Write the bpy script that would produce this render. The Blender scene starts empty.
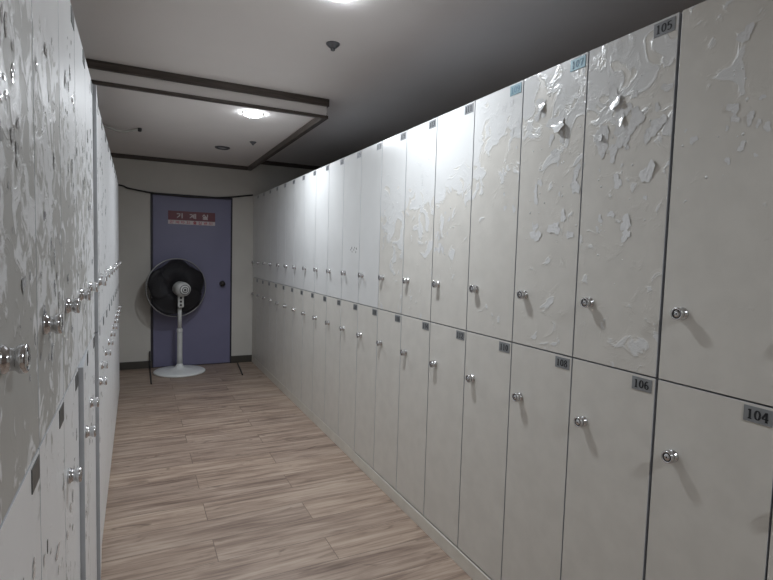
import bpy, bmesh, math, random
from mathutils import Vector, Matrix
PI = math.pi
sc = bpy.context.scene
col = sc.collection

# ------------------------------------------------------------------ materials
def nodes(name):
    m = bpy.data.materials.new(name); m.use_nodes = True
    nt = m.node_tree
    return m, nt, nt.nodes['Principled BSDF']
def N(nt, t, **kw):
    n = nt.nodes.new(t)
    for k, v in kw.items():
        if k in n.inputs: n.inputs[k].default_value = v
        else: setattr(n, k, v)
    return n
def ramp(nt, fac, stops):
    r = nt.nodes.new('ShaderNodeValToRGB'); e = r.color_ramp.elements
    while len(e) < len(stops): e.new(.5)
    for i, (p, c) in enumerate(stops): e[i].position = p; e[i].color = (*c, 1)
    nt.links.new(fac, r.inputs[0]); return r.outputs[0]
def math_n(nt, op, a, b=None, c=None, clamp=False):
    n = nt.nodes.new('ShaderNodeMath'); n.operation = op; n.use_clamp = clamp
    for i, v in enumerate((a, b, c)):
        if v is None: continue
        if isinstance(v, (int, float)): n.inputs[i].default_value = v
        else: nt.links.new(v, n.inputs[i])
    return n.outputs[0]
def simple(name, c, rough=.5, metal=0, var=.06, scale=12, bump=0, coat=0, emit=0, alpha=1):
    m, nt, b = nodes(name)
    tc = N(nt, 'ShaderNodeTexCoord')
    nz = N(nt, 'ShaderNodeTexNoise', Scale=scale, Detail=4.0)
    nt.links.new(tc.outputs['Object'], nz.inputs['Vector'])
    lo = [max(0, v*(1-var)) for v in c]; hi = [min(1, v*(1+var)) for v in c]
    nt.links.new(ramp(nt, nz.outputs['Fac'], [(.3, lo), (.7, hi)]), b.inputs['Base Color'])
    b.inputs['Roughness'].default_value = rough; b.inputs['Metallic'].default_value = metal
    b.inputs['Coat Weight'].default_value = coat
    if bump:
        bp = N(nt, 'ShaderNodeBump', Strength=bump, Distance=.002)
        nt.links.new(nz.outputs['Fac'], bp.inputs['Height']); nt.links.new(bp.outputs[0], b.inputs['Normal'])
    if emit:
        b.inputs['Emission Color'].default_value = (.88, .94, 1, 1); b.inputs['Emission Strength'].default_value = emit
    b.inputs['Alpha'].default_value = alpha
    return m

def door_material(name, film, board, film_rough, board_rough, scale, slope, amp, gain=14.0):
    """Foil-faced locker door: glossy foil, torn off below a ragged line down to the duller board, islands of foil left on it.
    Per-door amounts (height of the torn line, share of bare board) come from the door itself."""
    m, nt, b = nodes(name); L = nt.links.new
    tc = N(nt, 'ShaderNodeTexCoord'); oi = N(nt, 'ShaderNodeObjectInfo')
    peel = N(nt, 'ShaderNodeAttribute', attribute_type='OBJECT', attribute_name='peel').outputs['Fac']
    frm = N(nt, 'ShaderNodeAttribute', attribute_type='OBJECT', attribute_name='peel_from').outputs['Fac']
    shift = N(nt, 'ShaderNodeVectorMath', operation='ADD'); L(tc.outputs['Object'], shift.inputs[0])
    cx = N(nt, 'ShaderNodeCombineXYZ'); r100 = math_n(nt, 'MULTIPLY', oi.outputs['Random'], 57.0)
    L(r100, cx.inputs[0]); L(math_n(nt, 'MULTIPLY', r100, 1.7), cx.inputs[1]); L(cx.outputs[0], shift.inputs[1])
    n1 = N(nt, 'ShaderNodeTexNoise', Scale=scale, Detail=5.0, Roughness=.5, Distortion=.9); L(shift.outputs[0], n1.inputs['Vector'])
    n5 = N(nt, 'ShaderNodeTexNoise', Scale=3.5, Detail=2.0); L(shift.outputs[0], n5.inputs['Vector'])
    sp = N(nt, 'ShaderNodeSeparateXYZ'); L(tc.outputs['Object'], sp.inputs[0])
    down = math_n(nt, 'MINIMUM', math_n(nt, 'MULTIPLY', math_n(nt, 'SUBTRACT', frm, sp.outputs[2]), slope), peel)
    nn = math_n(nt, 'ADD', math_n(nt, 'MULTIPLY', math_n(nt, 'SUBTRACT', n1.outputs['Fac'], .5), amp), math_n(nt, 'MULTIPLY', math_n(nt, 'SUBTRACT', n5.outputs['Fac'], .5), amp*.7))
    t = math_n(nt, 'ADD', down, nn)
    mask = math_n(nt, 'MULTIPLY', t, gain, clamp=True)
    n2 = N(nt, 'ShaderNodeTexNoise', Scale=5.0, Detail=3.0); L(shift.outputs[0], n2.inputs['Vector'])
    fc = ramp(nt, n2.outputs['Fac'], [(.3, [c*.95 for c in film]), (.7, film)])
    n3 = N(nt, 'ShaderNodeTexNoise', Scale=14.0, Detail=5.0); L(shift.outputs[0], n3.inputs['Vector'])
    bc = ramp(nt, n3.outputs['Fac'], [(.35, [c*.94 for c in board]), (.65, board)])
    mix = N(nt, 'ShaderNodeMix', data_type='RGBA'); L(mask, mix.inputs[0]); L(fc, mix.inputs[6]); L(bc, mix.inputs[7])
    L(mix.outputs[2], b.inputs['Base Color'])
    ro = N(nt, 'ShaderNodeMix', data_type='FLOAT'); L(mask, ro.inputs[0]); ro.inputs[2].default_value = film_rough; ro.inputs[3].default_value = board_rough
    L(ro.outputs[0], b.inputs['Roughness'])
    # foil wrinkles close to the torn edges
    edge = math_n(nt, 'SUBTRACT', 1.0, math_n(nt, 'MULTIPLY', math_n(nt, 'ABSOLUTE', t), 5.0, clamp=True))
    n4 = N(nt, 'ShaderNodeTexNoise', Scale=42.0, Detail=3.0, Distortion=1.5); L(shift.outputs[0], n4.inputs['Vector'])
    hgt = math_n(nt, 'SUBTRACT', math_n(nt, 'MULTIPLY', math_n(nt, 'MULTIPLY', n4.outputs['Fac'], edge), 1.6), mask)
    bp = N(nt, 'ShaderNodeBump', Strength=.5, Distance=.0016); L(hgt, bp.inputs['Height']); L(bp.outputs[0], b.inputs['Normal'])
    return m

def floor_material():
    m, nt, b = nodes('wood_vinyl_planks'); L = nt.links.new
    tc = N(nt, 'ShaderNodeTexCoord')
    mp = N(nt, 'ShaderNodeMapping'); mp.inputs['Location'].default_value = (-.32+.98*4, -2.246+.19*41, 0); L(tc.outputs['Object'], mp.inputs[0])
    br = N(nt, 'ShaderNodeTexBrick', Scale=1.0); L(mp.outputs[0], br.inputs['Vector'])
    br.offset = .5; br.offset_frequency = 2
    br.inputs['Brick Width'].default_value = .98; br.inputs['Row Height'].default_value = .19
    br.inputs['Mortar Size'].default_value = .0022; br.inputs['Mortar Smooth'].default_value = .3; br.inputs['Bias'].default_value = 0
    br.inputs['Color1'].default_value = (0, 0, 0, 1); br.inputs['Color2'].default_value = (1, 1, 1, 1); br.inputs['Mortar'].default_value = (.5, .5, .5, 1)
    # a different stretch of grain for each plank
    off = N(nt, 'ShaderNodeCombineXYZ'); L(math_n(nt, 'MULTIPLY', br.outputs['Color'], 13.0), off.inputs[0]); L(math_n(nt, 'MULTIPLY', br.outputs['Color'], 5.0), off.inputs[2])
    ad = N(nt, 'ShaderNodeVectorMath', operation='ADD'); L(mp.outputs[0], ad.inputs[0]); L(off.outputs[0], ad.inputs[1])
    g = N(nt, 'ShaderNodeMapping'); g.inputs['Scale'].default_value = (1.3, 14, 1); L(ad.outputs[0], g.inputs[0])
    n1 = N(nt, 'ShaderNodeTexNoise', Scale=1.6, Detail=7.0, Roughness=.62, Distortion=.5); L(g.outputs[0], n1.inputs['Vector'])
    g2 = N(nt, 'ShaderNodeMapping'); g2.inputs['Scale'].default_value = (2.2, 42, 1); L(ad.outputs[0], g2.inputs[0])
    n2 = N(nt, 'ShaderNodeTexNoise', Scale=2.2, Detail=5.0, Roughness=.6); L(g2.outputs[0], n2.inputs['Vector'])
    f = math_n(nt, 'ADD', math_n(nt, 'MULTIPLY', n1.outputs['Fac'], .68), math_n(nt, 'MULTIPLY', n2.outputs['Fac'], .32))
    c = ramp(nt, f, [(.30, (.120, .080, .060)), (.43, (.27, .195, .152)), (.54, (.405, .31, .245)), (.70, (.54, .44, .36))])
    # knots
    g3 = N(nt, 'ShaderNodeMapping'); g3.inputs['Scale'].default_value = (3.0, 10, 1); L(ad.outputs[0], g3.inputs[0])
    vo = N(nt, 'ShaderNodeTexNoise', Scale=1.7, Detail=3.0, Distortion=1.0); L(g3.outputs[0], vo.inputs['Vector'])
    kn = math_n(nt, 'MULTIPLY', math_n(nt, 'SUBTRACT', vo.outputs['Fac'], .63), 6.0, clamp=True)
    mk = N(nt, 'ShaderNodeMix', data_type='RGBA'); L(kn, mk.inputs[0]); L(c, mk.inputs[6]); mk.inputs[7].default_value = (.11, .075, .055, 1)
    tone = N(nt, 'ShaderNodeMix', data_type='RGBA', blend_type='MULTIPLY'); tone.inputs[0].default_value = 1.0
    L(mk.outputs[2], tone.inputs[6]); L(ramp(nt, br.outputs['Color'], [(0, (.86, .86, .87)), (1, (1.0, 1.0, .99))]), tone.inputs[7])
    jo = N(nt, 'ShaderNodeMix', data_type='RGBA'); L(math_n(nt, 'MULTIPLY', br.outputs['Fac'], .75), jo.inputs[0]); L(tone.outputs[2], jo.inputs[6]); jo.inputs[7].default_value = (.12, .085, .065, 1)
    L(jo.outputs[2], b.inputs['Base Color'])
    b.inputs['Roughness'].default_value = .42
    bp = N(nt, 'ShaderNodeBump', Strength=.25, Distance=.001); L(math_n(nt, 'SUBTRACT', f, br.outputs['Fac']), bp.inputs['Height']); L(bp.outputs[0], b.inputs['Normal'])
    return m

def wall_material(name, c, stain):
    m, nt, b = nodes(name); L = nt.links.new
    tc = N(nt, 'ShaderNodeTexCoord')
    n1 = N(nt, 'ShaderNodeTexNoise', Scale=1.6, Detail=6.0, Roughness=.6); L(tc.outputs['Object'], n1.inputs['Vector'])
    n2 = N(nt, 'ShaderNodeTexNoise', Scale=160.0, Detail=2.0); L(tc.outputs['Object'], n2.inputs['Vector'])
    L(ramp(nt, n1.outputs['Fac'], [(.3, [v*(1-stain) for v in c]), (.6, c)]), b.inputs['Base Color'])
    b.inputs['Roughness'].default_value = .75
    bp = N(nt, 'ShaderNodeBump', Strength=.12, Distance=.001); L(n2.outputs['Fac'], bp.inputs['Height']); L(bp.outputs[0], b.inputs['Normal'])
    return m

def wood_trim_material():
    m, nt, b = nodes('dark_wood_trim'); L = nt.links.new
    tc = N(nt, 'ShaderNodeTexCoord'); mp = N(nt, 'ShaderNodeMapping'); mp.inputs['Scale'].default_value = (2, 2, 45); L(tc.outputs['Object'], mp.inputs[0])
    n1 = N(nt, 'ShaderNodeTexNoise', Scale=3.0, Detail=5.0); L(mp.outputs[0], n1.inputs['Vector'])
    L(ramp(nt, n1.outputs['Fac'], [(.3, (.045, .034, .028)), (.7, (.10, .08, .068))]), b.inputs['Base Color'])
    b.inputs['Roughness'].default_value = .4
    return m

M = {}
M['door_num'] = door_material('ivory_foil_door', (.71, .715, .71), (.635, .615, .572), .22, .38, 12.0, 2.0, 1.9)
M['door_flake'] = door_material('flaking_white_foil_door', (.77, .775, .78), (.42, .412, .39), .36, .45, 21.0, 3.4, 1.5, 8.0)
M['film'] = simple('torn_clear_film', (.72, .725, .725), .13, var=.04, coat=.6)
M['carcass'] = simple('grey_board_edge', (.25, .265, .29), .45)
M['edge'] = simple('grey_edge_banding', (.44, .455, .48), .4)
M['plinth'] = simple('beige_plinth_board', (.63, .60, .54), .45, bump=.1)
M['chrome'] = simple('chrome', (.62, .62, .63), .16, metal=1, var=.05, scale=90)
M['keyhole'] = simple('dark_keyhole', (.015, .015, .017), .5)
M['plate'] = simple('silver_number_plate', (.24, .25, .26), .42, metal=.25, var=.08, scale=60)
M['plate_dark'] = simple('dark_number_plate', (.10, .105, .105), .4, metal=.4, var=.2, scale=60)  # darker plate tone for the row opposite
M['plate_blue'] = simple('bluish_number_plate', (.13, .235, .275), .38, metal=.15, var=.08, scale=60)
M['digits'] = simple('black_digits', (.012, .014, .018), .5)
M['digits_blue'] = simple('blue_digits', (.03, .12, .19), .5)
M['stain'] = simple('dark_gouge', (.06, .055, .05), .7)
M['floor'] = floor_material()
M['wall'] = wall_material('cream_wallpaper', (.60, .58, .54), .10)
M['ceil'] = wall_material('grey_white_ceiling_paper', (.84, .80, .775), .04)
M['darkwall'] = wall_material('dimming_dark_wall', (.22, .17, .145), .06)  # unseen wall, coloured dark to keep the ceiling beside it dim
M['trim'] = wood_trim_material()
M['base'] = simple('dark_vinyl_baseboard', (.055, .05, .042), .45)
M['purple'] = simple('purple_painted_door', (.175, .172, .275), .42, var=.05, scale=3)
M['frame'] = simple('dark_door_gap', (.03, .028, .04), .5)
M['bronze'] = simple('dark_bronze_handle', (.035, .03, .03), .3, metal=.7)
M['red'] = simple('dark_red_sign', (.125, .008, .02), .4)
M['white'] = simple('white_sign_lettering', (.60, .54, .55), .45)
M['redtext'] = simple('red_sign_lettering', (.42, .06, .09), .45)
M['fanwhite'] = simple('grey_white_fan_plastic', (.60, .61, .60), .38)
M['fanbase'] = simple('pale_enamel_fan_base', (.78, .80, .80), .4)
M['fandark'] = simple('dark_grey_fan_blade', (.045, .043, .048), .4)
M['wire'] = simple('dark_guard_wire', (.06, .058, .065), .35, metal=.4)
M['rim'] = simple('pale_guard_rim', (.36, .36, .37), .35, metal=.5)
M['black'] = simple('black_cable', (.018, .017, .017), .45)
M['lampring'] = simple('white_lamp_ring', (.74, .74, .74), .4)
M['lens'] = simple('lit_diffuser', (.9, .9, .9), .4, emit=75)
M['greymetal'] = simple('dull_metal', (.13, .13, .14), .4, metal=.6)
M['conduit'] = simple('grey_white_conduit', (.5, .49, .46), .5)

# ------------------------------------------------------------------ mesh building
class MB:
    """Collects shapes into one mesh with material slots."""
    def __init__(s): s.bm = bmesh.new(); s.mats = []
    def mi(s, m):
        if m not in s.mats: s.mats.append(m)
        return s.mats.index(m)
    def _done(s, verts, m, mat=None, smooth=False):
        i = s.mi(m); fs = set()
        for v in verts:
            if mat is not None: v.co = mat @ v.co
            fs.update(v.link_faces)
        for f in fs: f.material_index = i; f.smooth = smooth
    def box(s, lo, hi, m, bevel=0, mat=None):
        r = bmesh.ops.create_cube(s.bm, size=1)['verts']
        c = [(a+b)/2 for a, b in zip(lo, hi)]; d = [b-a for a, b in zip(lo, hi)]
        for v in r: v.co = Vector([c[k]+v.co[k]*d[k] for k in range(3)])
        if bevel:
            es = list({e for v in r for e in v.link_edges})
            q = bmesh.ops.bevel(s.bm, geom=es, offset=bevel, segments=2, profile=.6, affect='EDGES')
            r = list({v for f in q['faces'] for v in f.verts} | {v for v in r if v.is_valid})
        s._done(r, m, mat); return s
    def lathe(s, prof, m, seg=32, mat=None, smooth=True, caps=True):
        """prof: (radius, height) pairs around local Z."""
        rings = []; vs = []
        for r, z in prof:
            ring = [s.bm.verts.new((r*math.cos(2*PI*k/seg), r*math.sin(2*PI*k/seg), z)) for k in range(seg)]
            rings.append(ring); vs += ring
        for a, b in zip(rings, rings[1:]):
            for k in range(seg): s.bm.faces.new((a[k], a[(k+1) % seg], b[(k+1) % seg], b[k]))
        if caps:
            s.bm.faces.new(rings[0][::-1]); s.bm.faces.new(rings[-1])
        s._done(vs, m, mat, smooth); return s
    def tube(s, pts, r, m, seg=8, closed=False, smooth=True, mat=None):
        pts = [Vector(p) for p in pts]; n = len(pts); rings = []; vs = []
        up = None
        for i, p in enumerate(pts):
            a = pts[(i-1) % n] if (closed or i > 0) else p
            b = pts[(i+1) % n] if (closed or i < n-1) else p
            t = (b-a).normalized()
            if up is None:
                up = t.orthogonal().normalized()
            up = (up - t*up.dot(t)).normalized(); w = t.cross(up)
            ring = [s.bm.verts.new(p + r*(math.cos(2*PI*k/seg)*up + math.sin(2*PI*k/seg)*w)) for k in range(seg)]
            rings.append(ring); vs += ring
        rr = list(zip(rings, rings[1:])) + ([(rings[-1], rings[0])] if closed else [])
        for a, b in rr:
            for k in range(seg): s.bm.faces.new((a[k], a[(k+1) % seg], b[(k+1) % seg], b[k]))
        if not closed:
            s.bm.faces.new(rings[0][::-1]); s.bm.faces.new(rings[-1])
        s._done(vs, m, mat, smooth); return s
    def stroke(s, pts, place, m, wx, wy, d=.0005):
        """A flat lettering stroke, broad-nib; place(u, v, h) maps to 3-D."""
        i = s.mi(m); L = []
        for k, (u, v) in enumerate(pts):
            a = pts[max(0, k-1)]; b = pts[min(len(pts)-1, k+1)]
            tx, ty = b[0]-a[0], b[1]-a[1]; l = math.hypot(tx, ty) or 1
            ox, oy = -ty/l*wx/2, tx/l*wy/2
            L.append(((u+ox, v+oy), (u-ox, v-oy)))
        for a, b in zip(L, L[1:]):
            q = [s.bm.verts.new(place(*p, d)) for p in (a[0], a[1], b[1], b[0])]
            f = s.bm.faces.new(q); f.material_index = i
    def build(s, name, parent=None, loc=None):
        me = bpy.data.meshes.new(name); bmesh.ops.recalc_face_normals(s.bm, faces=s.bm.faces)
        s.bm.to_mesh(me); s.bm.free()
        for m in s.mats: me.materials.append(M[m])
        o = bpy.data.objects.new(name, me); col.objects.link(o)
        if parent is not None: o.parent = parent
        if loc is not None: o.location = loc
        return o

def tag(o, label=None, cat=None, group=None, kind=None):
    for k, v in (('label', label), ('category', cat), ('group', group), ('kind', kind)):
        if v: o[k] = v
    return o
def empty(name, loc, rz=0):
    o = bpy.data.objects.new(name, None); col.objects.link(o); o.empty_display_size = .05
    o.location = loc; o.rotation_euler = (0, 0, rz); return o
def struct(o): o['kind'] = 'structure'; return o

# ------------------------------------------------------------------ the place
X_R, Y_B, CEIL = 1.281, 6.345, 2.464
SOF_Z, SOF_X, SOF_Y = 2.372, 1.238, 3.586
WL, WR, Y_F = -.70, 2.35, -2.6
FRONT_L = -.137

f = MB(); f.box((WL, Y_F, -.05), (WR, Y_B, 0), 'floor'); struct(f.build('floor'))
f = MB(); f.box((WL, Y_F, CEIL), (WR, Y_B, CEIL+.05), 'ceil'); struct(f.build('ceiling'))
f = MB(); f.box((WL-.1, Y_F, -.05), (WL, Y_B, CEIL+.05), 'wall'); struct(f.build('wall_left'))
f = MB(); f.box((WR, Y_F, -.05), (WR+.1, Y_B, CEIL+.05), 'darkwall'); struct(f.build('wall_right'))
f = MB(); f.box((WL-.1, Y_F-.1, -.05), (WR+.1, Y_F, CEIL+.05), 'wall'); struct(f.build('wall_front'))
# end wall with the door opening
DX0, DX1, DZ = .160, 1.032, 1.972
f = MB()
f.box((WL-.1, Y_B, -.05), (DX0, Y_B+.1, CEIL+.05), 'wall'); f.box((DX1, Y_B, -.05), (WR+.1, Y_B+.1, CEIL+.05), 'wall')
f.box((DX0, Y_B, DZ), (DX1, Y_B+.1, CEIL+.05), 'wall')
struct(f.build('wall_back'))
# dropped ceiling box with a lip of dark trim hanging a little below its underside
LIP = 2.326
f = MB(); f.box((WL, SOF_Y, SOF_Z), (SOF_X, Y_B, CEIL), 'ceil'); f.box((WL, SOF_Y, LIP+.014), (SOF_X, SOF_Y+.016, SOF_Z), 'ceil'); struct(f.build('ceiling_soffit'))
f = MB(); f.box((WL, SOF_Y-.014, CEIL-.052), (SOF_X+.014, SOF_Y, CEIL), 'trim', .003)
f.box((SOF_X, SOF_Y, CEIL-.052), (SOF_X+.014, Y_B, CEIL), 'trim', .003); struct(f.build('trim_1'))
f = MB(); f.box((WL, SOF_Y-.010, LIP), (SOF_X+.010, SOF_Y+.018, LIP+.022), 'trim', .003)
f.box((SOF_X-.030, SOF_Y+.018, LIP), (SOF_X+.010, Y_B, SOF_Z+.004), 'trim', .003); struct(f.build('trim_2'))
f = MB(); f.box((WL, Y_B-.014, LIP), (SOF_X-.030, Y_B, SOF_Z+.004), 'trim', .003); struct(f.build('trim_3'))
f = MB(); f.box((SOF_X+.014, Y_B-.014, CEIL-.05), (WR, Y_B, CEIL), 'trim', .003); struct(f.build('trim_4'))
f = MB(); f.box((WL, Y_B-.012, 0), (DX0, Y_B, .085), 'base', .003); f.box((DX1, Y_B-.012, 0), (WR, Y_B, .085), 'base', .003)
struct(f.build('baseboard_back'))

# purple door
door = MB()
door.box((DX0+.012, Y_B-.004, .008), (DX1-.012, Y_B+.04, DZ-.012), 'purple', .004)
door = struct(door.build('door_1'))
f = MB()
f.box((DX0-.012, Y_B-.008, 0), (DX0+.010, Y_B+.09, DZ+.012), 'frame', .002); f.box((DX1-.010, Y_B-.008, 0), (DX1+.004, Y_B+.09, DZ+.012), 'frame', .002)
f.box((DX0+.010, Y_B-.008, DZ-.010), (DX1-.010, Y_B+.09, DZ+.012), 'frame', .002); f.box((DX0+.010, Y_B+.045, 0), (DX1-.010, Y_B+.09, DZ), 'frame'); f.box((DX0+.010, Y_B-.006, 0), (DX1-.010, Y_B+.05, .006), 'frame')
f.build('door_frame', door)
RX = Matrix.Rotation(PI/2, 4, 'X')       # lathe axis -> -Y
f = MB(); f.lathe([(.034, 0), (.034, .005), (.030, .008), (.013, .010), (.012, .03), (.024, .036), (.029, .046), (.028, .058), (.018, .064)], 'bronze', 24, Matrix.Translation((.925, Y_B-.004, .965)) @ RX)
f.build('door_knob', door)

# sign
sg = empty('door_sign', (.583, Y_B-.004, 1.645)); tag(sg, 'dark red and white room sign with Korean lettering on the purple door', 'sign')
SX0, SX1 = .329, .838
f = MB(); f.box((SX0-.583, -.003, .045), (SX1-.583, 0, .149), 'red', .0008); red = f.build('red_panel', sg)
f = MB(); f.box((SX0-.583, -.003, 0), (SX1-.583, 0, .045), 'white', .0008); whi = f.build('white_strip', sg)
def strokes(mb, paths, cx, cz, w, h, t, m, d):
    for p in paths:
        mb.stroke([(cx+(u-.5)*w, cz+(v-.5)*h) for u, v in p], lambda a, b, e: Vector((a, -d-e, b)), m, t, t)
G, I = [(.05, .85), (.55, .85), (.48, .5), (.1, .12)], [(.85, 1), (.85, 0)]
HAN = {'gi': [G, I],
       'gye': [[(0, .82), (.40, .82), (.34, .5), (.04, .15)], [(.40, .62), (.66, .62)], [(.40, .38), (.66, .38)], [(.68, .98), (.68, .02)], [(.92, 1), (.92, 0)]],
       'sil': [[(.32, 1), (.26, .78), (.05, .60)], [(.30, .85), (.40, .72), (.58, .60)], [(.85, 1), (.85, .52)], [(.15, .44), (.85, .44), (.85, .25), (.15, .25), (.15, .04), (.9, .04)]]}
f = MB()
for g, x in (('gi', .452), ('gye', .593), ('sil', .728)): strokes(f, HAN[g], x-.583, .097, .070, .058, .0095, 'white', .003)
f.build('lettering', red)
SM = {  # the small line of eight syllables on the white strip
 'gwan': [[(.05, .95), (.45, .95), (.42, .65)], [(.25, .65), (.25, .5)], [(0, .45), (.6, .5)], [(.78, 1), (.78, .35)], [(.78, .65), (.95, .65)], [(.12, .35), (.12, .05), (.9, .05)]],
 'gye': HAN['gye'],
 'ja': [[(.0, .85), (.55, .85)], [(.3, .85), (.02, .15)], [(.28, .5), (.55, .15)], [(.75, 1), (.75, 0)], [(.75, .5), (.98, .5)]],
 'oe': [[(.1, .8), (.28, .95), (.5, .8), (.28, .6), (.1, .8)], [(.28, .5), (.28, .2)], [(0, .18), (.62, .22)], [(.85, 1), (.85, 0)]],
 'chul': [[(.3, 1), (.7, 1)], [(.1, .85), (.9, .85)], [(.5, .85), (.15, .62)], [(.5, .85), (.85, .62)], [(0, .55), (1, .55)], [(.5, .55), (.5, .42)], [(.15, .36), (.85, .36), (.85, .2), (.15, .2), (.15, .02), (.9, .02)]],
 'ip': [[(.1, .85), (.28, 1), (.48, .85), (.28, .62), (.1, .85)], [(.82, 1), (.82, .5)], [(.15, .45), (.15, .02), (.85, .02), (.85, .45)], [(.15, .25), (.85, .25)]],
 'geum': [[(.1, .98), (.85, .98), (.82, .65)], [(0, .55), (1, .55)], [(.15, .4), (.85, .4), (.85, .02), (.15, .02), (.15, .4)]],
 'ji': [[(.0, .85), (.55, .85)], [(.3, .85), (.02, .15)], [(.28, .5), (.55, .15)], [(.85, 1), (.85, 0)]]}
f = MB()
for k, g in enumerate(['gwan', 'gye', 'ja', 'oe', 'chul', 'ip', 'geum', 'ji']):
    x = -.215 + k*.0585 + (.012 if k > 3 else 0)
    strokes(f, SM[g], x, .0225, .040, .031, .0055, 'redtext', .003)
f.build('lettering', whi)

# ------------------------------------------------------------------ lockers
W = .3009
Z0, Z1, Z2 = .0718, 1.0442, 2.0194
HINGE = -W/2+.0022
DIG = {
 '0': [[(.5+.34*math.cos(a), .5+.46*math.sin(a)) for a in [2*PI*k/16 for k in range(17)]]],
 '1': [[(.5, 1), (.5, 0)], [(.22, .02), (.78, .02)], [(.5, .97), (.22, .86)]],
 '2': [[(.16, .74), (.26, .93), (.5, .98), (.76, .9), (.82, .7), (.66, .46), (.14, .05)], [(.12, .05), (.86, .05), (.88, .2)]],
 '3': [[(.18, .82), (.34, .96), (.6, .96), (.78, .8), (.72, .6), (.46, .53)], [(.46, .53), (.76, .46), (.84, .25), (.68, .06), (.4, .02), (.16, .14)]],
 '4': [[(.66, 1), (.66, 0)], [(.64, .98), (.08, .32)], [(.06, .30), (.96, .30)], [(.48, .02), (.86, .02)]],
 '5': [[(.24, .97), (.24, .52)], [(.24, .95), (.80, .95)], [(.24, .52), (.48, .62), (.76, .52), (.84, .3), (.7, .07), (.42, .02), (.16, .12)]],
 '6': [[(.76, .88), (.52, .98), (.26, .8), (.17, .45), (.24, .12), (.5, .02), (.76, .1), (.84, .3), (.72, .5), (.5, .56), (.24, .44)]],
 '7': [[(.14, .78), (.16, .95), (.88, .95), (.62, .5), (.48, 0)]],
 '8': [[(.5, .54), (.26, .64), (.22, .82), (.36, .96), (.64, .96), (.78, .82), (.74, .64), (.5, .54), (.2, .4), (.14, .2), (.3, .04), (.7, .04), (.86, .2), (.8, .4), (.5, .54)]],
 '9': [[(.24, .12), (.48, .02), (.74, .2), (.83, .55), (.76, .88), (.5, .98), (.24, .9), (.16, .7), (.28, .5), (.5, .44), (.76, .56)]]}
def plate_mesh(num, mat, dmat):
    """Number plate; origin at its centre, faces -X; text reads towards -Y."""
    f = MB(); f.box((-.0016, -.0315, -.0185), (0, .0315, .0185), mat, .0006)
    if num:
        s = str(num); dw = .0165
        for k, ch in enumerate(s):
            u0 = (k-len(s)/2)*dw
            for p in DIG[ch]:
                f.stroke([(u0+u*dw*.94, (v-.5)*.0225) for u, v in p], lambda a, b, e: Vector((-.0016-e, -a, b)), dmat, .0052, .0026)
    return f
def plain_plate():
    return plate_mesh(None, 'plate_dark', None)

RY = Matrix.Rotation(-PI/2, 4, 'Y')      # lathe axis -> -X
def knob_mesh():
    f = MB()
    f.lathe([(.0168, 0), (.0172, .002), (.0165, .0050), (.0138, .0070), (.0132, .010), (.0132, .0135), (.0148, .0155), (.0166, .0175),
             (.0168, .0225), (.0158, .0255), (.0132, .0262), (.0122, .0246), (.0088, .0246), (.0080, .0258), (.001, .0260)], 'chrome', 28, RY)
    f.lathe([(.0122, .0249), (.0089, .0249)], 'keyhole', 28, RY, True, False); f.lathe([(.0026, .0259), (.0024, .0262)], 'keyhole', 14, RY)
    return f
def carcass_mesh(h):
    a, t, d = W/2-.0003, .016, .50
    f = MB()
    f.box((.0195, -a, 0), (d, -a+t, h), 'carcass'); f.box((.0195, a-t, 0), (d, a, h), 'carcass')
    f.box((.0195, -a+t, 0), (d, a-t, t), 'carcass'); f.box((.0195, -a+t, h-t), (d, a-t, h), 'carcass')
    f.box((d-.006, -a+t, t), (d, a-t, h-t), 'carcass')
    return f
def door_mesh(h, mat, nick=None, film=None):
    """Door slab; origin on the hinge edge at the front face, bottom of the locker. nick: gouges; film: loose scraps of its foil."""
    f = MB(); w = W-.005
    f.box((0, 0, .0022), (.0178, w, h-.0022), mat, .0009)
    ei = f.mi('edge'); f.bm.normal_update()
    for fc in f.bm.faces:
        if abs(fc.normal.x) < .3: fc.material_index = ei
    for (u, v, r, q) in nick or ():
        f.box((-.0006, u-r*.4, v-r*q), (.001, u+r*.5, v+r*q), 'stain', 0, Matrix.Translation((0, u, v)) @ Matrix.Rotation((u*97 % 1.4)-.7, 4, 'X') @ Matrix.Translation((0, -u, -v)))
    if film: scraps(f, w, *film)
    return f
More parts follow.
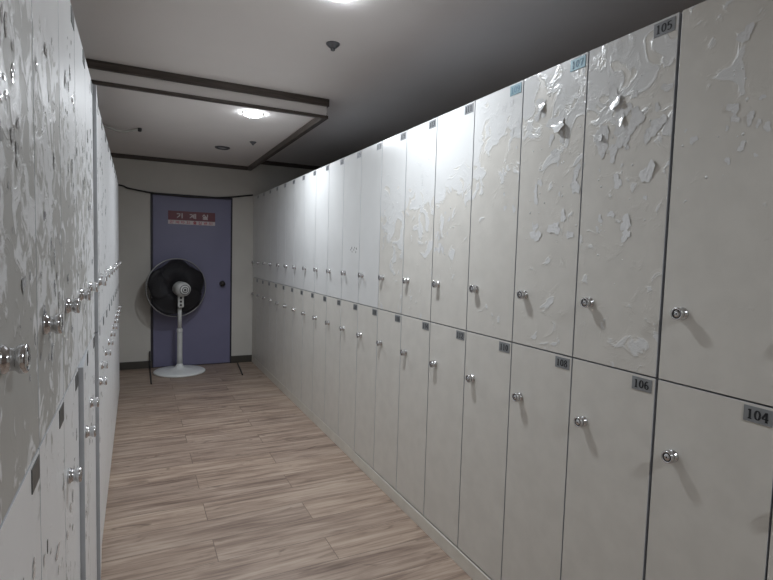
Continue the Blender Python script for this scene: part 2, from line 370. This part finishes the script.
def scraps(f, w, seed, n, z0, z1, y0, y1, big, lift, hang=()):
    """Torn, curling scraps of foil standing off the door face, and tiny glossy domes added to make glints."""
    rnd = random.Random(seed); i = f.mi('film')
    cl = [(rnd.uniform(y0, y1), rnd.uniform(z0, z1)) for _ in range(max(3, n//5))]
    todo = [(None, k) for k in range(n)] + [(h, 0) for h in hang]
    for hg, k in todo:
        c = rnd.choice(cl); cy = min(max(c[0]+rnd.gauss(0, .035), .02), w-.02); cz = min(max(c[1]+rnd.gauss(0, .06), z0), z1)
        sz = big*rnd.uniform(.2, 1)**1.6; sy = sz*rnd.uniform(.5, 1.1); ang = rnd.uniform(0, PI)
        curl = lift*rnd.uniform(.2, 1)*sz/.04; a1, a2, a3 = (rnd.uniform(0, 6) for _ in range(3))
        if hg: cy, cz, sz, sy, ang, curl = hg
        ns, nr = 18, 4; rows = []
        for b in range(nr+1):
            row = []
            for a in range(ns):
                th = 2*PI*a/ns; rr = .5*(1+.28*math.sin(2*th+a1)+.2*math.sin(3*th+a2)+.12*math.sin(7*th+a3))*b/nr
                u, v = rr*math.cos(th), rr*math.sin(th)
                yy = cy+(u*math.cos(ang)-v*math.sin(ang))*sy; zz = cz+(u*math.sin(ang)+v*math.cos(ang))*sz
                hh = .0005+curl*max(0, u+.2)**2*2.0+.0009*math.sin(9*u+11*v+a1)**2*(sz/.03)
                row.append(f.bm.verts.new((-hh, min(max(yy, .002), w-.002), zz)))
                if b == 0: row = row*ns; break
            rows.append(row)
        for b in range(nr):
            for a in range(ns):
                q = (rows[b][a], rows[b][(a+1) % ns], rows[b+1][(a+1) % ns], rows[b+1][a])
                fc = f.bm.faces.new(q if b else (q[0], q[2], q[3])); fc.material_index = i; fc.smooth = True
    for k in range(n if big > .0301 or n < 12 else 0):  # flattened film domes put in for small specular glints
        c = rnd.choice(cl); y = min(max(c[0]+rnd.gauss(0, .06), .012), w-.012); z = min(max(c[1]+rnd.gauss(0, .09), z0-.1), z1); r = rnd.uniform(.0015, .0042)
        t = bmesh.ops.create_icosphere(f.bm, subdivisions=1, radius=r)['verts']
        for v in t: v.co = Vector((v.co.x*.35-.0002, v.co.y*rnd.uniform(.7, 1.3)+y, v.co.z*rnd.uniform(.7, 1.5)+z))
        f._done(t, 'film', None, True)

HU, HL = Z2-Z1, Z1-Z0
def mesh_of(mb, name):
    o = mb.build(name); me = o.data; bpy.data.objects.remove(o); return me
ZL2 = 1.939
HUL = ZL2-Z1
GOUGE = [(.045, .352, .008, .9), (.075, .358, .007, .9), (.125, .356, .009, .9), (.145, .345, .006, .9), (.055, .330, .007, .9), (.118, .332, .006, .9), (.09, .345, .007, .9)]
ME = {
 'carcass_u': mesh_of(carcass_mesh(HU), 'carcass'), 'carcass_l': mesh_of(carcass_mesh(HL), 'carcass'), 'carcass_ul': mesh_of(carcass_mesh(HUL), 'carcass'),
 'door_nu': mesh_of(door_mesh(HU, 'door_num'), 'door'), 'door_nl': mesh_of(door_mesh(HL, 'door_num'), 'door'),
 'door_nick': mesh_of(door_mesh(HU, 'door_num', GOUGE), 'door'),
 'door_fu': mesh_of(door_mesh(HUL, 'door_flake'), 'door'), 'door_fl': mesh_of(door_mesh(HL, 'door_flake'), 'door'),
 'door_flg': mesh_of(door_mesh(HL, 'door_flake', [(.20, .60, .005, 5), (.239, .778, .009, 1.2)], (63, 12, .5, .9, .02, .28, .03, .003)), 'door'),
 'knob': mesh_of(knob_mesh(), 'knob'), 'plain_plate': mesh_of(plain_plate(), 'number_plate')}
# torn doors of the numbered row: (scraps), from the camera end
TORN = {101: (10, 8, .3, .9, .03, .27, .03, .002), 103: (11, 16, .25, .93, .02, .28, .035, .002),
        105: (12, 34, .35, .86, .04, .27, .06, .002, ((.19, .80, .06, .05, -2.2, .008), (.165, .745, .05, .03, -1.9, .006), (.24, .70, .035, .03, -2.4, .005))),
        107: (13, 26, .40, .88, .04, .26, .05, .002, ((.12, .775, .05, .085, -2.0, .011), (.20, .86, .04, .05, -1.8, .006))),
        109: (14, 14, .4, .93, .02, .12, .03, .0025), 111: (15, 16, .35, .78, .03, .25, .035, .0025), 113: (16, 14, .4, .9, .03, .2, .035, .002), 115: (17, 10, .35, .6, .03, .25, .03, .002)}
for k, v in TORN.items(): ME['door_torn_%d' % k] = mesh_of(door_mesh(HU, 'door_num', None, v), 'door')
for k in range(4):
    ME['door_fu_%d' % k] = mesh_of(door_mesh(HUL, 'door_flake', None, (41+k, 40, .12, .84, .02, .28, .030, .0012)), 'door')
for k in range(2):
    ME['door_fl_%d' % k] = mesh_of(door_mesh(HL, 'door_flake', None, (61+k, 14, .5, .93, .02, .28, .03, .0022)), 'door')

def link(name, me, parent, loc=(0, 0, 0)):
    o = bpy.data.objects.new(name, me); col.objects.link(o); o.parent = parent; o.location = loc; return o
def locker(loc, rz, upper, hgt, car, dmesh, plate, peel, peel_from, ajar, label, group, knob=True):
    r = empty('locker', loc, rz); tag(r, label, 'locker', group)
    link('carcass', ME[car], r)
    d = link('door', ME[dmesh], r, (0, HINGE, 0)); d.rotation_euler = (0, 0, ajar)
    d['peel'] = float(peel); d['peel_from'] = float(peel_from)
    if knob: link('knob', ME['knob'], d, (0, .091-HINGE, .186 if upper else .778))
    link('number_plate', plate, d, (0, -.1085-HINGE, hgt-.0265))
    return r, d

ORD = 'first second third fourth fifth sixth seventh eighth ninth tenth eleventh twelfth thirteenth fourteenth fifteenth sixteenth'.split()
Y0 = .9175
LOOK_U = {101: 'ivory upper locker numbered 101 at the camera end of its row', 103: 'ivory upper locker numbered 103 with blistered scuffed foil',
          105: 'ivory upper locker numbered 105 with a wide torn patch of foil', 107: 'ivory upper locker numbered 107 with a curled white scrap of foil',
          109: 'ivory upper locker numbered 109 with foil torn along one edge', 111: 'ivory upper locker numbered 111 with foil crumpled in its middle',
          113: 'ivory upper locker numbered 113 with torn scraps near its top corner', 115: 'ivory upper locker numbered 115 with a few wrinkled marks at mid height',
          119: 'ivory upper locker numbered 119 with small dark gouges above its knob'}
# share of bare board below the torn line, height of that line on the door
PEEL_R = {101: (.45, .9), 103: (.36, 1.08), 105: (.40, .82), 107: (.44, .84), 109: (.42, .72), 111: (.44, .60), 113: (.36, .58), 115: (.36, .45)}
for n in range(-2, 18):            # column n stands between seam n and seam n+1; 103 and 104 share column -1
    yc = Y0+(n+.5)*W; back = 18-n
    num = 105+2*n
    pl = mesh_of(plate_mesh(num, *(('plate_blue', 'digits_blue') if num in (107, 109) else ('plate', 'digits'))), 'number_plate')
    lab = LOOK_U.get(num) or 'ivory upper locker numbered %d, %s from the end wall' % (num, ORD[back-1])
    dm = 'door_torn_%d' % num if num in TORN else 'door_nick' if num == 119 else 'door_nu'
    r, d = locker((X_R, yc, Z1), 0, True, HU, 'carcass_u', dm, pl, *PEEL_R.get(num, (.6, -1)), 0, lab, 'numbered upper lockers')
    if num == 103: d.scale.y = .986
    num = 106+2*n
    pl = mesh_of(plate_mesh(num, 'plate', 'digits'), 'number_plate')
    lab = ('smooth ivory lower locker numbered %d under locker %d' % (num, num-1)) if back > 12 else 'smooth ivory lower locker numbered %d, %s from the end wall' % (num, ORD[back-1])
    r, d = locker((X_R, yc, Z0), 0, False, HL, 'carcass_l', 'door_nl', pl, 3, 3, 0, lab, 'numbered lower lockers')
    if num == 104: d.scale.y = .986
y_start, y_end = Y0-2*W, Y0+18*W
f = MB(); ystep = Y0+7*W
f.box((X_R-.004, y_start, 0), (X_R+.48, ystep-.001, Z0-.006), 'plinth', .002); f.box((X_R-.001, ystep, 0), (X_R+.48, y_end, Z0-.0005), 'plinth', .002)
tag(f.build('plinth'), 'long beige plinth board under the numbered lockers', 'plinth')

# row opposite
LY0, NL = .64, 15
for k in range(NL):
    yc = LY0+(k+.5)*W; word = ORD[k]
    aj = .042 if k == 5 else 0
    lab = 'flaking white upper locker, %s from the camera, opposite the numbered lockers' % word if k != 5 else 'white upper locker standing slightly ajar, opposite the numbered lockers'
    cap = .10 if k < 2 else .02 if k < 4 else -.06 if k < 6 else -.3
    locker((FRONT_L, yc, Z1), PI, True, HUL, 'carcass_ul', 'door_fu_%d' % (k % 4) if k < 8 else 'door_fu', ME['plain_plate'], cap, (.66 if k < 4 else .60), aj, lab, 'flaking upper lockers')
    aj = .040 if k in (3, 5) else 0
    lab = 'white lower locker, %s from the camera, opposite the numbered lockers' % word
    if k == 1: lab = 'white lower locker with its knob missing, opposite the numbered lockers'
    if k == 3: lab = 'white lower locker standing ajar, closest of the two ajar to the camera'
    if k == 5: lab = 'white lower locker standing ajar, farther of the two ajar from the camera'
    locker((FRONT_L, yc, Z0), PI, False, HL, 'carcass_l', 'door_flg' if k == 1 else 'door_fl_%d' % (k % 2) if k < 7 else 'door_fl', ME['plain_plate'], -.16 if k < 4 else -.3, 1.2, aj, lab, 'flaking lower lockers', k != 1)
f = MB(); f.box((FRONT_L-.48, LY0, 0), (-.156, LY0+NL*W, Z0-.0005), 'plinth', .002)
tag(f.build('plinth'), 'long beige plinth board under the flaking lockers opposite the numbered row', 'plinth')

# ------------------------------------------------------------------ ceiling fittings
def downlight(x, y, z, power, label, lit=True):
    r = empty('downlight', (x, y, z)); tag(r, label, 'ceiling light', 'recessed downlights')
    f = MB(); f.lathe([(.074, 0), (.074, -.004), (.070, -.006), (.067, -.006), (.066, -.004), (.066, -.001)], 'lampring', 40, None, True, False); f.build('ring', r)
    f = MB(); f.lathe([(.065, -.001), (.064, -.011), (.056, -.017), (.035, -.021), (.004, -.022)], 'lens', 40); f.build('diffuser', r)
    l = bpy.data.lights.new('downlight_lamp', 'AREA'); l.shape = 'DISK'; l.size = .12; l.energy = power; l.color = (.90, .95, 1.0); l.spread = math.radians(165)
    o = bpy.data.objects.new('downlight_lamp', l); col.objects.link(o); o.parent = r; o.location = (0, 0, -.030)
    return r
downlight(.776, 3.90, SOF_Z, 9.5, 'lit round white downlight in the dropped ceiling box')
downlight(.778, 2.11, CEIL, 10, 'lit round downlight in the main ceiling, cut off by the frame top')
downlight(.782, -.95, CEIL, 17, 'unseen downlight added behind the camera to even out the light')  # added lamp out of view, lifts the light near the camera

r = empty('unlit_downlight', (.770, 5.33, SOF_Z)); tag(r, 'small unlit round downlight ring in the dropped ceiling box', 'ceiling light')
f = MB(); f.lathe([(.072, 0), (.072, -.005), (.066, -.011), (.056, -.014), (.052, -.008), (.052, -.001)], 'greymetal', 36, None, True, False); f.build('ring', r)
f = MB(); f.lathe([(.052, -.001), (.050, -.002), (.02, -.0035), (.002, -.004)], 'lampring', 30); f.build('bulb', r)

def sprinkler(loc, s, label):
    r = empty('sprinkler', loc); tag(r, label, 'sprinkler')
    f = MB(); f.lathe([(.037*s, 0), (.037*s, -.003*s), (.031*s, -.010*s), (.020*s, -.020*s), (.013*s, -.025*s)], 'greymetal', 28); f.build('escutcheon', r)
    f = MB(); f.lathe([(.012*s, -.025*s), (.012*s, -.033*s), (.009*s, -.036*s)], 'greymetal', 16); f.build('nozzle', r)
sprinkler((.938, 2.64, CEIL), 1.0, 'dark sprinkler head on the main ceiling beside the lit downlight')
sprinkler((.98, 4.90, SOF_Z), .85, 'small dark sprinkler head in the dropped ceiling box')

r = empty('hanging_conduit', (-.085, 4.90, SOF_Z)); tag(r, 'short curved grey conduit with a dark end, dangling under the dropped ceiling', 'conduit')
f = MB(); pts = []
for k in range(15):
    t = k/14; pts.append((-.17+.28*t, .02*math.sin(3*t), -.012-.028*math.sin(PI*t*1.0)*(1 if t > .4 else .9)+.004*math.sin(9*t)))
f.tube(pts, .011, 'conduit', 10); f.build('tube', r)
f = MB(); f.lathe([(.016, 0), (.018, -.008), (.014, -.026), (.006, -.03)], 'black', 18, Matrix.Translation((.118, .003, -.0))); f.build('end_cap', r)

# ------------------------------------------------------------------ cables
f = MB(); P = [(-.60, Y_B-.018, 2.055), (-.171, Y_B-.018, 2.036), (-.08, Y_B-.02, 2.010), (.06, Y_B-.02, 1.988), (.164, Y_B-.022, 1.975), (.35, Y_B-.022, 1.966), (.56, Y_B-.022, 1.960),
               (.78, Y_B-.022, 1.968), (1.0, Y_B-.022, 1.990), (1.15, Y_B-.02, 2.016), (1.27, Y_B-.018, 2.036)]
def smooth(P, n=5):
    P = [Vector(p) for p in P]; out = []
    for i in range(len(P)-1):
        a, b, c, d = P[max(0, i-1)], P[i], P[i+1], P[min(len(P)-1, i+2)]
        for k in range(n):
            t = k/n; out.append(.5*((2*b)+(c-a)*t+(2*a-5*b+4*c-d)*t*t+(3*b-3*c+d-a)*t**3))
    return out+[P[-1]]
f.tube(smooth(P), .009, 'black', 8); tag(f.build('sagging_cable'), 'black cable sagging across the end wall over the purple door', 'cable')
f = MB(); P = [(.137, 6.312, .20), (.137, 6.312, .12), (.137, 6.31, .06), (.137, 6.27, .012), (.136, 6.10, .008), (.135, 5.85, .008), (.134, 5.56, .008)]
f.tube(smooth(P), .0075, 'black', 8); tag(f.build('floor_cord'), 'black cord running down beside the door and along the floor by the fan base', 'cord')
f = MB(); P = [(1.10, 6.28, .008), (1.085, 6.12, .008), (1.07, 5.92, .008), (1.045, 5.66, .008)]
f.tube(smooth(P), .0078, 'black', 8); tag(f.build('floor_cord'), 'short black cord lying on the floor between the door and numbered lockers', 'cord')

# ------------------------------------------------------------------ pedestal fan
fan = empty('pedestal_fan', (.432, 6.035, 0)); tag(fan, 'large pedestal fan with dark round cage and pale base before the purple door', 'fan')
f = MB(); f.lathe([(.262, 0), (.270, .006), (.268, .016), (.255, .024), (.16, .036), (.075, .048), (.045, .062), (.034, .085), (.028, .10), (.026, .115)], 'fanbase', 56); f.build('base', fan)
f = MB(); f.lathe([(.030, .10), (.0275, .20), (.027, .46), (.026, .465)], 'fanwhite', 24); pole = f.build('pole', fan)
f = MB(); f.lathe([(.0285, .445), (.0295, .45), (.0295, .475), (.027, .485), (.020, .49)], 'fanwhite', 24); f.build('height_collar', pole)
f = MB(); f.lathe([(.021, .485), (.021, .74)], 'fanwhite', 20); f.build('inner_pole', pole)
head = Vector((.006, -.045, .93)); ax = Vector((-.26, .965, .03)).normalized()   # blows towards the door
z = ax; x = Vector((0, 0, 1)).cross(z).normalized(); y = z.cross(x)
HM = Matrix((( x.x, y.x, z.x, head.x), (x.y, y.y, z.y, head.y), (x.z, y.z, z.z, head.z), (0, 0, 0, 1)))
# control neck
f = MB(); f.box((-.031, -.075, -.222), (.031, -.012, -.085), 'fanwhite', .010); f.lathe([(.020, -.23), (.026, -.21)], 'fanwhite', 20, Matrix.Translation((0, -.035, 0)))
neck = f.build('control_box', fan, (.006, .0, .95))
f = MB()
for zz in (-.118, -.158, -.195): f.lathe([(.012, 0), (.012, .008), (.009, .011)], 'fandark', 16, Matrix.Translation((0, -.074, zz)) @ RX)
f.build('control_knob', neck)
f = MB(); f.lathe([(.020, -.135), (.042, -.130), (.060, -.118), (.074, -.095), (.079, -.06), (.079, .03), (.074, .055), (.05, .065)], 'fanwhite', 36, HM)
motor = f.build('motor_housing', fan)
f = MB()
for ra in (.050, .028):
    ring = [HM @ Vector((ra*math.cos(2*PI*k/30), ra*math.sin(2*PI*k/30), -.134+(.010 if ra > .04 else 0))) for k in range(30)]
    f.tube(ring, .005, 'greymetal', 6, True)
f.lathe([(.012, -.142), (.014, -.134)], 'fandark', 18, HM)
f.build('motor_rings', motor)
CR, CZ = .322, .125          # guard radius, and its rim plane along the axis
def guard(sign, wires, m, name):
    f = MB()
    def pt(a, q):    # q 0 hub .. 1 rim
        rr = .075+(CR-.075)*q; dz = (.085*(1-q**3.2)+.004)*sign
        return HM @ Vector((rr*math.cos(a), rr*math.sin(a), CZ+dz))
    for k in range(wires):
        a = 2*PI*k/wires; f.tube([pt(a, q) for q in (0, .3, .55, .75, .88, .96, 1)], .0021, m, 5)
    for q in (0, .5, .78): f.tube([pt(2*PI*k/48, q) for k in range(48)], .0018, m, 5, True)
    g = f.build(name, fan); return g
rear = guard(-1, 108, 'wire', 'rear_guard')
f = MB(); f.tube([HM @ Vector((CR*math.cos(2*PI*k/64), CR*math.sin(2*PI*k/64), CZ-.004)) for k in range(64)], .0055, 'rim', 8, True); f.build('rim', rear)
front = guard(1, 108, 'wire', 'front_guard')
f = MB(); f.tube([HM @ Vector((CR*math.cos(2*PI*k/64), CR*math.sin(2*PI*k/64), CZ+.007)) for k in range(64)], .005, 'wire', 8, True); f.build('rim', front)
f = MB(); f.lathe([(.075, .21), (.074, .216), (.004, .219)], 'fandark', 30, HM); f.build('badge', front)
f = MB(); f.lathe([(.045, .075), (.052, .09), (.052, .15), (.035, .165), (.004, .17)], 'fandark', 28, HM); hub = f.build('hub', fan)
for b in range(5):
    f = MB(); a0 = 2*PI*b/5; nu, nv = 8, 8; top = {}; 
    for i in range(nu+1):
        for j in range(nv+1):
            q = i/nu; t = j/nv-.5
            rr = .045+.268*q; half = .46+.30*math.sin(PI*min(1, q*.75+.1)); 
            if q > .8: half *= math.sqrt(max(.05, 1-((q-.8)/.22)**2))
            a = a0+t*2*half+.30*q; zz = .12+(t*2)*(.032-.006*q)
            top[i, j] = f.bm.verts.new(HM @ Vector((rr*math.cos(a), rr*math.sin(a), zz)))
    mi = f.mi('fandark')
    for i in range(nu):
        for j in range(nv):
            fc = f.bm.faces.new((top[i, j], top[i+1, j], top[i+1, j+1], top[i, j+1])); fc.material_index = mi; fc.smooth = True
    bmesh.ops.solidify(f.bm, geom=f.bm.faces[:], thickness=.0025)
    f.build('blade', fan)

# ------------------------------------------------------------------ world, camera, view
w = bpy.data.worlds.new('world'); sc.world = w; w.use_nodes = True
w.node_tree.nodes['Background'].inputs[0].default_value = (.7, .75, .8, 1); w.node_tree.nodes['Background'].inputs[1].default_value = .2
FPX, YAW, PIT, ROL, CH = 512.4, .4558, .0678, .0290, 1.36
cy_, sy_ = math.cos(YAW), math.sin(YAW)
fw = Vector((sy_*math.cos(PIT), cy_*math.cos(PIT), -math.sin(PIT))); rt = Vector((cy_, -sy_, 0)); up = rt.cross(fw)
r2 = math.cos(ROL)*rt+math.sin(ROL)*up; u2 = -math.sin(ROL)*rt+math.cos(ROL)*up
cam = bpy.data.cameras.new('camera'); cam.sensor_width = 36; cam.lens = FPX/773*36; cam.clip_start = .01
co = bpy.data.objects.new('camera', cam); col.objects.link(co)
co.matrix_world = Matrix(((r2.x, u2.x, -fw.x, 0), (r2.y, u2.y, -fw.y, 0), (r2.z, u2.z, -fw.z, CH), (0, 0, 0, 1)))
sc.camera = co
sc.view_settings.view_transform = 'Standard'; sc.view_settings.look = 'None'; sc.view_settings.gamma = 1; sc.view_settings.use_curve_mapping = False
sc.view_settings.exposure = .34
